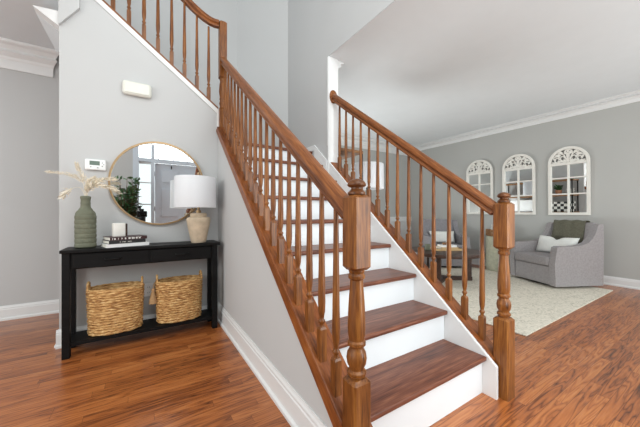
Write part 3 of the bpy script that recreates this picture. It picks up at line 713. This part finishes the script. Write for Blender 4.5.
# table lamp
lamp = thing('table_lamp', 'table lamp with weathered stone base and white drum shade on the console', 'lamp', (0.434, 2.742, TZ+0.0005))
b = bm_new(); lathe(b, [(0.060, 0), (0.063, 0.004), (0.068, 0.03), (0.088, 0.13), (0.099, 0.190), (0.101, 0.210), (0.096, 0.225), (0.074, 0.231), (0.066, 0.234), (0.070, 0.244), (0.070, 0.260), (0.06, 0.268)], 32); obj('base', b, 'stone', lamp, smooth=50)
b = bm_new(); lathe(b, [(0.022, 0.2685), (0.022, 0.29), (0.01, 0.293), (0.01, 0.60)], 14); obj('stem', b, 'brass', lamp, smooth=50)
b = bm_new(); lathe(b, [(0.173, 0.316), (0.176, 0.316), (0.176, 0.32), (0.171, 0.586), (0.168, 0.590), (0.167, 0.586), (0.172, 0.32)], 48, (-0.026, 0, 0), caps=False); obj('shade', b, 'shade', lamp, smooth=60)
b = bm_new(); 
for q in range(3): tube(b, [(0.01*math.cos(q*2*PI/3), 0.01*math.sin(q*2*PI/3), 0.582), (-0.026+0.167*math.cos(q*2*PI/3), 0.167*math.sin(q*2*PI/3), 0.582)], 0.002, 6)
obj('spider', b, 'brass', lamp)
b = bm_new(); lathe(b, [(0.006, 0.6005), (0.010, 0.605), (0.008, 0.612), (0.013, 0.622), (0.011, 0.632), (0.003, 0.642)], 14); obj('finial', b, 'brass', lamp, smooth=50)

# round mirror
rm = thing('round_mirror', 'round wall mirror with thin brass frame above the console table', 'mirror', (0.137, YM, 1.323))
b = bm_new(); RR = 0.370; P = [(RR*math.cos(2*PI*k/72), -0.014, RR*math.sin(2*PI*k/72)) for k in range(72)]
sweep(b, P, [(-0.0075, -0.0125), (0.0075, -0.0125), (0.0075, 0.0125), (-0.0075, 0.0125)], up=Vector((0, 1, 0)), closed=True); obj('frame', b, 'brass', rm, smooth=40)
b = bm_new(); disc_y(b, 0, -0.012, 0, RR-0.006, RR-0.006, 0.008, 72); obj('glass', b, 'mirror', rm)

# thermostat, chime and outlet
th = thing('thermostat', 'white wall thermostat with small grey screen left of the mirror', 'thermostat', (-0.322, YM, 1.450))
b = bm_new(); rbox(b, -0.069, 0.069, -0.028, -0.0008, -0.044, 0.044, 0.010); obj('housing', b, 'white_plastic', th, smooth=50)
b = bm_new(); box(b, -0.038, 0.028, -0.0295, -0.0282, -0.004, 0.030); obj('screen', b, 'lcd', th)
for x, zz in ((0.045, 0.018), (0.054, 0.004), (0.045, -0.010), (-0.03, -0.020), (0.015, -0.024)):
    b = bm_new(); disc_y(b, x, -0.0305, zz, 0.005, 0.004, 0.0023, 14); obj('button', b, 'grey_plastic', th)
ch = thing('door_chime', 'ivory door chime box high on the wall under the upper flight', 'door chime', (-0.035, YM, 2.135))
b = bm_new(); rbox(b, -0.108, 0.108, -0.050, -0.0008, -0.060, 0.060, 0.024); obj('cover', b, 'plastic', ch, smooth=60)
b = bm_new(); rbox(b, -0.088, 0.088, -0.0535, -0.0503, -0.044, 0.044, 0.0015); obj('face_panel', b, 'plastic', ch)
ou = thing('wall_outlet', 'white electrical outlet on the wall between the two baskets', 'outlet', (0.050, YM, 0.365))
b = bm_new(); rbox(b, -0.036, 0.036, -0.007, -0.0008, -0.058, 0.058, 0.003); obj('plate', b, 'white_plastic', ou)
for zz in (-0.024, 0.024):
    b = bm_new(); disc_y(b, 0, -0.0095, zz, 0.017, 0.014, 0.0022, 20); so = obj('socket', b, 'white_plastic', ou)
    b = bm_new(); box(b, -0.008, -0.005, -0.0102, -0.0096, zz-0.004, zz+0.006); box(b, 0.005, 0.008, -0.0102, -0.0096, zz-0.004, zz+0.006); obj('slots', b, 'dark_hole', so)

# ------------------------------------------------------------------ arched mirrors on the living room wall
def arched_mirror():
    """local frame: X across, Z up from the bottom edge, the wall plane at y = 0, facing -Y"""
    t = thing('arched_mirror', '', 'mirror', (0, 0, 0), 0, 'arched mirrors on the living room wall')
    W, H, rise, f = 0.262, 1.10, 0.255, 0.042      # half width, height, arch rise, frame width
    hs = H-rise
    def outl(k, w_, h_, r_): return [(w_*math.cos(PI*i/k), h_+r_*math.sin(PI*i/k)) for i in range(k+1)]
    # frame: outer outline minus inner
    b = bm_new(); o = [(W, 0)]+outl(28, W, hs, rise)+[(-W, 0)]; i_ = [(W-f, f)]+outl(28, W-f, hs, rise-f)+[(-W+f, f)]
    for y0, y1 in ((-0.034, -0.002),):
        A = [b.verts.new((p[0], y0, p[1])) for p in o]; B = [b.verts.new((p[0], y0, p[1])) for p in i_]; C = [b.verts.new((p[0], y1, p[1])) for p in o]; D = [b.verts.new((p[0], y1, p[1])) for p in i_]
        n = len(o)
        for k in range(n):
            q = (k+1) % n
            b.faces.new([A[k], A[q], B[q], B[k]]); b.faces.new([C[q], C[k], D[k], D[q]]); b.faces.new([A[q], A[k], C[k], C[q]]); b.faces.new([B[k], B[q], D[q], D[k]])
    fr = obj('frame', b, 'white_paint', t, bevel=0.003)
    b = bm_new()
    box(b, -W+f, W-f, -0.030, -0.008, hs-0.035, hs+0.005)
    box(b, -0.012, 0.012, -0.028, -0.008, f, hs-0.0355)
    for zz in (0.34, 0.60): 
        box(b, -W+f, -0.0121, -0.028, -0.008, zz-0.010, zz+0.010); box(b, 0.0121, W-f, -0.028, -0.008, zz-0.010, zz+0.010)
    obj('glazing_bars', b, 'white_paint', t, bevel=0.002)
    b = bm_new(); prism(b, [(W-f+0.004, f-0.004), (W-f+0.004, hs-0.02), (-W+f-0.004, hs-0.02), (-W+f-0.004, f-0.004)], 'y', -0.0075, -0.004); obj('glass', b, 'mirror', t)
    # dark sheet added behind the carved arch, shade of its gaps in its colour
    b = bm_new(); prism(b, outl(24, W-f+0.004, hs-0.019, rise-f+0.018), 'y', -0.006, -0.003); obj('arch_shade', b, 'arch_shade', t)
    # carved arch: scrolls and leaves
    b = bm_new(); rw, rh = W-f, rise-f
    def strip(pts, r): tube(b, [(x*rw, -0.018, hs+z*rh) for x, z in pts], r, 6)
    def leafc(cx, cz, l, wd, a):
        k = 10; pts = []
        for i in range(k):
            q = 2*PI*i/k; u, v_ = l*math.cos(q), wd*math.sin(q)*(0.4+0.6*abs(math.sin(q)))
            pts.append((cx*rw+u*math.cos(a)-v_*math.sin(a), hs+cz*rh+u*math.sin(a)+v_*math.cos(a)))
        prism(b, pts, 'y', -0.026, -0.010)
    for s in (-1, 1):
        for r0, a0 in ((0.30, 0.0), (0.62, 0.4)):
            pts = []
            for k in range(20):
                q = k/19*2.1*PI; rr = 0.21*(1-0.6*k/19)
                pts.append((s*(r0+rr*math.cos(q+a0+PI)), 0.36-0.10*(r0 > 0.5)+rr*1.1*math.sin(q+a0+PI)))
            strip(pts, 0.010)
        strip([(0, 0.05), (s*0.12, 0.30), (s*0.25, 0.62), (s*0.20, 0.88), (s*0.05, 0.98)], 0.011)
        strip([(s*0.1, 0.05), (s*0.40, 0.10), (s*0.7, 0.06), (s*0.95, 0.10)], 0.011)
        strip([(s*0.25, 0.62), (s*0.45, 0.72), (s*0.62, 0.78)], 0.010)
        strip([(s*0.42, 0.60), (s*0.66, 0.52), (s*0.86, 0.50)], 0.010)
        for cx, cz, l, wd, a in ((0.14, 0.75, 0.035, 0.018, 1.2), (0.42, 0.80, 0.035, 0.016, 0.6), (0.62, 0.62, 0.035, 0.016, -0.3), (0.80, 0.34, 0.032, 0.015, 0.9), (0.48, 0.14, 0.032, 0.014, 0.2), (0.17, 0.16, 0.032, 0.015, 0.9), (0.5, 0.45, 0.03, 0.014, 0.7)):
            leafc(s*cx, cz, l, wd, a if s > 0 else PI-a)
    leafc(0, 0.52, 0.05, 0.024, PI/2); leafc(0, 0.2, 0.04, 0.02, PI/2); leafc(0, 0.86, 0.03, 0.018, PI/2)
    obj('carved_arch', b, 'white_paint', t, smooth=40)
    return t
am = arched_mirror()
am.location = (XW-0.001, 1.654, 1.025); am.rotation_euler = (0.02, 0, -PI/2)
am['label'] = 'white arched mirror nearest the right edge, above the grey swivel armchair'
dup(am, (XW-0.001, 2.362, 1.030), -PI/2, 'white arched mirror in the middle of the three, behind the right newel post')
dup(am, (XW-0.001, 3.058, 1.035), -PI/2, 'white arched mirror furthest from the camera, above the sloping handrail')

# ------------------------------------------------------------------ living room
b = bm_new(); rbox(b, 2.76, 5.385, 1.07, 3.95, 0.001, 0.013, 0.004); tag(obj('area_rug', b, 'rug'), 'cream and grey patterned area rug under the coffee table', 'rug')

def armchair(label, loc, rz, fab, throw):
    """local frame: front faces -Y, width along X"""
    t = thing('armchair', label, 'armchair', loc, rz, 'grey armchairs in the living room')
    b = bm_new(); lathe(b, [(0.27, 0), (0.27, 0.03)], 32); obj('swivel_base', b, 'black_metal', t)
    b = bm_new(); rbox(b, -0.285, 0.285, -0.345, 0.30, 0.036, 0.295, 0.012); obj('seat_base', b, fab, t, smooth=50)
    side = [(-0.350, 0.034), (-0.355, 0.16), (-0.365, 0.33), (-0.345, 0.47), (-0.325, 0.575), (-0.29, 0.590), (-0.12, 0.585), (0.03, 0.600), (0.13, 0.635), (0.20, 0.70), (0.25, 0.79), (0.275, 0.875), (0.30, 0.895), (0.345, 0.90), (0.36, 0.885), (0.365, 0.60), (0.355, 0.034)]
    for s in (-1, 1):
        b = bm_new(); prism(b, side, 'x', s*0.285, s*0.372)
        o = obj('arm', b, fab, t, bevel=0.016, smooth=50)
    # back: a padded slab leaning back
    b = bm_new(); prof = [(0.20, 0.30), (0.30, 0.895), (0.325, 0.918), (0.35, 0.915), (0.362, 0.89), (0.364, 0.60), (0.352, 0.036), (0.302, 0.036), (0.302, 0.25)]
    prism(b, prof, 'x', -0.284, 0.284); obj('backrest', b, fab, t, bevel=0.012, smooth=50)
    b = bm_new(); rbox(b, -0.280, 0.280, -0.375, 0.20, 0.300, 0.432, 0.028); obj('seat_cushion', b, fab, t, smooth=60)
    b = bm_new()
    for zz in (0.322, 0.412): tube(b, [(-0.262, -0.373, zz), (0.262, -0.373, zz)], 0.004, 6)
    obj('piping', b, fab, t, smooth=60)
    return t
PHI = math.atan2(-0.897, -0.442)
CZ = 0.0135
c1 = armchair('grey swivel armchair with olive throw and white pillow at the right', (5.285, 1.690, CZ), PHI, 'fabric', True)
PHI2 = math.radians(-38)
c2 = armchair('grey armchair in the far corner behind the coffee table', (5.13, 3.43, CZ), PHI2, 'fabric_dark', False)
c1.scale = (1.06, 1.04, 0.99); c1.location = (5.262, 1.690, CZ)
def place(o, chair, l, rx=0, rz=0, s=(1, 1, 1)):
    """stand a top-level object at a point l of a chair's frame"""
    m = Matrix.Translation(chair.location) @ Matrix.Rotation(chair.rotation_euler.z, 4, 'Z')
    o.location = m @ Vector([q*k for q, k in zip(l, chair.scale)]); o.scale = chair.scale; o.rotation_euler = (rx, 0, chair.rotation_euler.z+rz)
p = obj('throw_pillow', pillow_bm(0.56, 0.28, 0.13, 0.05), 'pillow', smooth=180); tag(p, 'white lumbar pillow leaning in the grey swivel armchair at the right', 'pillow', 'white pillows on the armchairs')
place(p, c1, (-0.02, 0.075, 0.560), rx=-0.32, rz=0.10)
p = obj('throw_pillow', pillow_bm(0.50, 0.25, 0.12, 0.0), 'pillow', smooth=180); tag(p, 'white lumbar pillow on the armchair in the far corner', 'pillow', 'white pillows on the armchairs')
place(p, c2, (0.0, 0.085, 0.558), rx=-0.30)
# throw blanket laid over the back
b = bm_new(); prof = [(0.236, 0.60), (0.262, 0.70), (0.282, 0.82), (0.292, 0.90), (0.310, 0.930), (0.340, 0.938), (0.372, 0.920), (0.378, 0.80), (0.378, 0.66)]
nx = 22; g = []
for i in range(nx+1):
    f = i/nx; row = []
    for j, (y, zz) in enumerate(prof):
        x = -0.27+0.47*f+0.02*math.sin(j*0.7)*(1-f); wv = 0.005*math.sin(f*17+j*0.5)+0.004
        row.append(b.verts.new((x, y-wv if j < 5 else y+wv*0.4, zz+(wv if 3 < j < 7 else 0)-0.010*(f-0.5)*(j < 2))))
    g.append(row)
for i in range(nx):
    for j in range(len(prof)-1): b.faces.new([g[i][j], g[i+1][j], g[i+1][j+1], g[i][j+1]])
tb = obj('throw_blanket', b, 'throw', smooth=180)
md = tb.modifiers.new('thick', 'SOLIDIFY'); md.thickness = 0.007; md.offset = -1
place(tb, c1, (0, -0.006, 0.003)); tag(tb, 'olive grey throw blanket draped over the back of the swivel armchair', 'blanket')

# coffee table
ct = thing('coffee_table', 'round dark wood coffee table on crossed slab legs', 'table', (4.00, 2.66, 0.0135))
b = bm_new(); lathe(b, [(0.535, 0.405), (0.555, 0.412), (0.56, 0.44), (0.555, 0.458), (0.54, 0.462)], 56); obj('tabletop', b, 'darkwood', ct, smooth=50)
for k in range(3):
    a = math.radians(-38+120*k); b = bm_new(); box(b, 0.33, 0.40, -0.028, 0.028, 0.061, 0.4045); bmesh.ops.rotate(b, verts=b.verts[:], cent=(0, 0, 0), matrix=Matrix.Rotation(a, 3, 'Z')); obj('leg', b, 'darkwood', ct, bevel=0.003)
for k in range(3):
    a = math.radians(-38+120*k); b = bm_new(); box(b, 0.0201, 0.41, -0.03, 0.03, 0, 0.06); bmesh.ops.rotate(b, verts=b.verts[:], cent=(0, 0, 0), matrix=Matrix.Rotation(a, 3, 'Z')); obj('base_bar', b, 'darkwood', ct, bevel=0.003)
b = bm_new(); lathe(b, [(0.05, 0.0), (0.05, 0.059)], 18); obj('base_hub', b, 'darkwood', ct)
TT = 0.0135+0.462
tr = thing('serving_tray', 'light wooden tray on the coffee table', 'tray', (4.06, 2.68, TT+0.0005), -0.55)
b = bm_new(); box(b, -0.22, 0.22, -0.13, 0.13, 0, 0.012); obj('tray_base', b, 'cover_tan', tr)
b = bm_new(); box(b, -0.22, 0.22, -0.13, -0.118, 0.0122, 0.03); box(b, -0.22, 0.22, 0.118, 0.13, 0.0122, 0.03); box(b, -0.22, -0.208, -0.1179, 0.1179, 0.0122, 0.03); box(b, 0.208, 0.22, -0.1179, 0.1179, 0.0122, 0.03); obj('tray_rim', b, 'cover_tan', tr)
def flatbook(label, x, y, z, wd, dp, th, cov, rz):
    t = thing('book', label, 'book', (x, y, z), rz, 'books on the coffee table')
    b = bm_new(); box(b, -wd/2, wd/2, -dp/2, dp/2, 0, 0.003); box(b, -wd/2, wd/2, -dp/2, dp/2, th-0.003, th); box(b, -wd/2, wd/2, -dp/2, -dp/2+0.003, 0.0031, th-0.0031); obj('cover', b, cov, t)
    b = bm_new(); box(b, -wd/2+0.004, wd/2-0.004, -dp/2+0.0035, dp/2-0.005, 0.0033, th-0.0033); obj('pages', b, 'paper', t)
flatbook('tan book lying under the white one in the coffee table tray', 4.08, 2.67, TT+0.0132, 0.27, 0.19, 0.035, 'cover_tan', -0.5)
flatbook('white book lying on the tan one in the coffee table tray', 4.08, 2.67, TT+0.0490, 0.24, 0.17, 0.03, 'cover_white', -0.62)
b = bm_new(); 
for k in range(9): 
    a = 2*PI*k/9; bmesh.ops.create_icosphere(b, subdivisions=2, radius=0.017, matrix=Matrix.Translation((0.045*math.cos(a), 0.045*math.sin(a), 0.017)))
bd = obj('bead_garland', b, 'rustic', smooth=180); bd.location = (4.07, 2.67, TT+0.0795); tag(bd, 'small ring of wooden beads on the white coffee table book', 'bead garland')
b = bm_new(); lathe(b, [(0.035, 0), (0.04, 0.005), (0.042, 0.09), (0.038, 0.095), (0.036, 0.09), (0.034, 0.012)], 20); gj = obj('glass_jar', b, 'sage', smooth=50); gj.location = (3.78, 2.80, TT+0.0005); tag(gj, 'small green jar at the left side of the coffee table', 'jar')

# drum side table with a crate and bottles
b = bm_new(); lathe(b, [(0.205, 0), (0.215, 0.01), (0.218, 0.10), (0.218, 0.50), (0.214, 0.60), (0.205, 0.618), (0.19, 0.62)], 40); dr = obj('drum_side_table', b, 'drum', smooth=50); dr.location = (5.545, 2.575, 0.0135); tag(dr, 'sage beige drum side table between the armchair and the wall', 'side table')
cr = thing('wooden_crate', 'small rustic wooden crate on the drum side table', 'crate', (5.53, 2.60, 0.635), math.radians(-40))
for s in (-1, 1):
    b = bm_new()
    for k in range(2): box(b, -0.16, 0.16, s*0.10-0.006, s*0.10+0.006, 0.004+0.062*k, 0.060+0.062*k)
    obj('side_slats', b, 'rustic', cr, bevel=0.002)
    b = bm_new(); box(b, s*0.153-0.006, s*0.153+0.006, -0.0935, 0.0935, 0.004, 0.128); obj('end_panel', b, 'rustic', cr, bevel=0.002)
b = bm_new(); box(b, -0.146, 0.146, -0.0935, 0.0935, 0, 0.008); obj('bottom', b, 'rustic', cr)
for k, (dx, dy, hh, mat, lab) in enumerate(((-0.05, 0.03, 0.25, 'bottle', 'dark bottle standing in the wooden crate'), (-0.02, 0.085, 0.20, 'pot_white', 'white bottle standing in the wooden crate beside the dark one'))):
    b = bm_new(); lathe(b, [(0.026, 0), (0.028, 0.004), (0.028, hh*0.62), (0.014, hh*0.75), (0.012, hh*0.8), (0.013, hh)], 18); o = obj('bottle', b, mat, smooth=50); o.location = (5.535+dx, 2.60+dy, 0.644); tag(o, lab, 'bottle', 'bottles in the wooden crate')

# floor lamp beyond the railing
fl = thing('floor_lamp', 'floor lamp with wide white drum shade standing beyond the railing', 'lamp', (2.86, 3.18, 0))
b = bm_new(); lathe(b, [(0.15, 0), (0.15, 0.02), (0.02, 0.03)], 28); obj('base', b, 'black_metal', fl, smooth=40)
b = bm_new(); lathe(b, [(0.011, 0.0305), (0.011, 1.76)], 12); obj('pole', b, 'black_metal', fl, smooth=60)
b = bm_new(); lathe(b, [(0.247, 1.42), (0.25, 1.42), (0.25, 1.425), (0.245, 1.785), (0.242, 1.79), (0.241, 1.785), (0.246, 1.425)], 48, caps=False); obj('shade', b, 'shade', fl, smooth=60)
b = bm_new()
for q in range(3): tube(b, [(0.01*math.cos(q*2*PI/3), 0.01*math.sin(q*2*PI/3), 1.75), (0.242*math.cos(q*2*PI/3), 0.242*math.sin(q*2*PI/3), 1.75)], 0.0025, 6)
obj('spider', b, 'black_metal', fl)

# open shelf unit against the stair wall (seen past the wall end and in the arched mirrors)
su = thing('shelf_unit', 'tall open shelf unit of wood boards and black metal uprights behind the stair wall', 'shelf', (2.05, 3.42, 0))
SX0, SX1, SY0, SY1 = 1.83, 2.255, 2.56, 4.28
for zz in (0.12, 0.50, 0.95, 1.40, 1.80):
    b = bm_new(); box(b, SX0+0.012, SX1-0.012, SY0, SY1, zz-0.035, zz); wpart('shelf_board', b, 'rustic', su, bevel=0.003)
for y in (SY0+0.02, (SY0+SY1)/2, SY1-0.04):
    for x in (SX0, SX1-0.0115):
        b = bm_new(); box(b, x, x+0.0115, y, y+0.025, 0, 1.80); wpart('upright', b, 'black_metal', su)
# things on it
def pot_plant(name, label, loc, r, h, pot, n, spread, ht, leaf, seed, cat='plant', group=None):
    t = thing(name, label, cat, loc, 0, group); rnd = random.Random(seed)
    b = bm_new(); lathe(b, [(r*0.72, 0), (r*0.75, 0.004), (r, h), (r*0.9, h), (r*0.86, h*0.86)], 22); obj('pot', b, pot, t, smooth=40)
    b = bm_new(); lathe(b, [(r*0.82, h*0.80), (r*0.82, h*0.85)], 18); obj('soil', b, 'soil', t)
    bs = bm_new(); bl = bm_new()
    for k in range(n):
        a = rnd.uniform(0, 2*PI); q = rnd.uniform(0.3, 1.0)*spread; hh = ht*rnd.uniform(0.55, 1.0)
        P = [Vector((0.3*r*math.cos(a)*s_, 0.3*r*math.sin(a)*s_, h*0.85)) for s_ in (1,)]
        for s_ in range(1, 7):
            f = s_/6; P.append(Vector((q*math.cos(a)*f**1.5+0.3*r*math.cos(a), q*math.sin(a)*f**1.5+0.3*r*math.sin(a), h*0.85+hh*f)))
        tube(bs, P, leaf*0.06, 5, taper=leaf*0.03)
        for i in range(2, 7):
            for rep in range(3):
                d = Vector((rnd.uniform(-1, 1), rnd.uniform(-1, 1), rnd.uniform(-0.3, 0.9))).normalized(); s = d.cross(Vector((rnd.uniform(-1, 1), rnd.uniform(-1, 1), 1))).normalized()*leaf*0.28
                o = P[i]-(P[i]-P[i-1])*rnd.random(); m_ = o+d*leaf*0.5; tip = o+d*leaf; n_ = d.cross(s).normalized()*leaf*0.06
                V = [bl.verts.new(x) for x in (o, m_+s+n_, tip, m_-s+n_, m_)]
                bl.faces.new([V[0], V[1], V[4]]); bl.faces.new([V[1], V[2], V[4]]); bl.faces.new([V[2], V[3], V[4]]); bl.faces.new([V[3], V[0], V[4]])
    obj('stems', bs, 'stem', t, smooth=60); obj('foliage', bl, 'leaf', t)
    return t
pot_plant('potted_plant', 'small green plant in a clay pot on the shelf unit', (2.08, 2.92, 1.4005), 0.075, 0.13, 'terracotta', 12, 0.10, 0.16, 0.06, 4)
for k, r in enumerate((0.11, 0.10, 0.09)):
    b = bm_new(); lathe(b, [(0.05, 0), (0.06, 0.004), (r, 0.05), (r-0.006, 0.05), (0.05, 0.012)], 26); o = obj('bowl', b, 'pot_white', smooth=50); o.location = (2.08, 2.68, 1.4005+0.0135*k*3.9/2+0.0*k)
    o.location.z = 1.4005+0.0515*k
    tag(o, ('white bowl at the bottom of the nested stack', 'white bowl in the middle of the nested stack', 'white bowl on top of the nested stack')[k]+' on the shelf unit', 'bowl', 'white bowls on the shelf unit')
b = bm_new(); rbox(b, 1.93, 2.20, 2.61, 3.10, 0.951, 1.22, 0.012); tag(recentre(obj('storage_basket', b, 'bw'), (2.06, 2.85, 0.951)), 'black and white patterned storage basket on the shelf unit', 'basket')
b = bm_new(); rbox(b, 1.93, 2.20, 3.46, 4.10, 0.951, 1.30, 0.012); tag(recentre(obj('storage_box', b, 'cover_white'), (2.06, 3.78, 0.951)), 'plain white storage box on the shelf unit', 'box')

# plant and the photographer's camera by the front door, both seen in the round mirror
pot_plant('potted_tree', 'leafy green potted plant by the front door, seen in the round mirror', (-0.24, -0.30, 0.0), 0.13, 0.45, 'pot_white', 64, 0.18, 1.36, 0.10, 9)
tp = thing('camera_tripod', 'black camera on a tripod seen in the round mirror', 'camera', (0.0, -0.10, 0))
for k in range(3):
    a = PI/2+2*PI*k/3+PI; b = bm_new(); tube(b, [(0.03*math.cos(a), 0.03*math.sin(a), 0.78), (0.24*math.cos(a), 0.24*math.sin(a), 0.004)], 0.013, 8, taper=0.009); obj('leg', b, 'black_metal', tp, smooth=60)
b = bm_new(); lathe(b, [(0.045, 0.76), (0.045, 0.82), (0.028, 0.825), (0.028, 0.90), (0.055, 0.91), (0.055, 0.985)], 16); obj('centre_column', b, 'black_metal', tp, smooth=40)
b = bm_new(); rbox(b, -0.078, 0.078, -0.035, 0.035, 0.986, 1.095, 0.012); rbox(b, -0.045, 0.03, -0.03, 0.025, 1.0955, 1.135, 0.01); rbox(b, -0.06, -0.015, -0.025, 0.02, 1.1355, 1.185, 0.006); obj('camera_body', b, 'black_metal', tp, smooth=50)
b = bm_new(); lathe(b, [(0.036, 0), (0.038, 0.03), (0.036, 0.05)], 24); bmesh.ops.rotate(b, verts=b.verts[:], cent=(0, 0, 0), matrix=Matrix.Rotation(-PI/2, 3, 'X')); bmesh.ops.translate(b, verts=b.verts[:], vec=(0, 0.036, 1.037)); obj('lens', b, 'black_metal', tp, smooth=50)
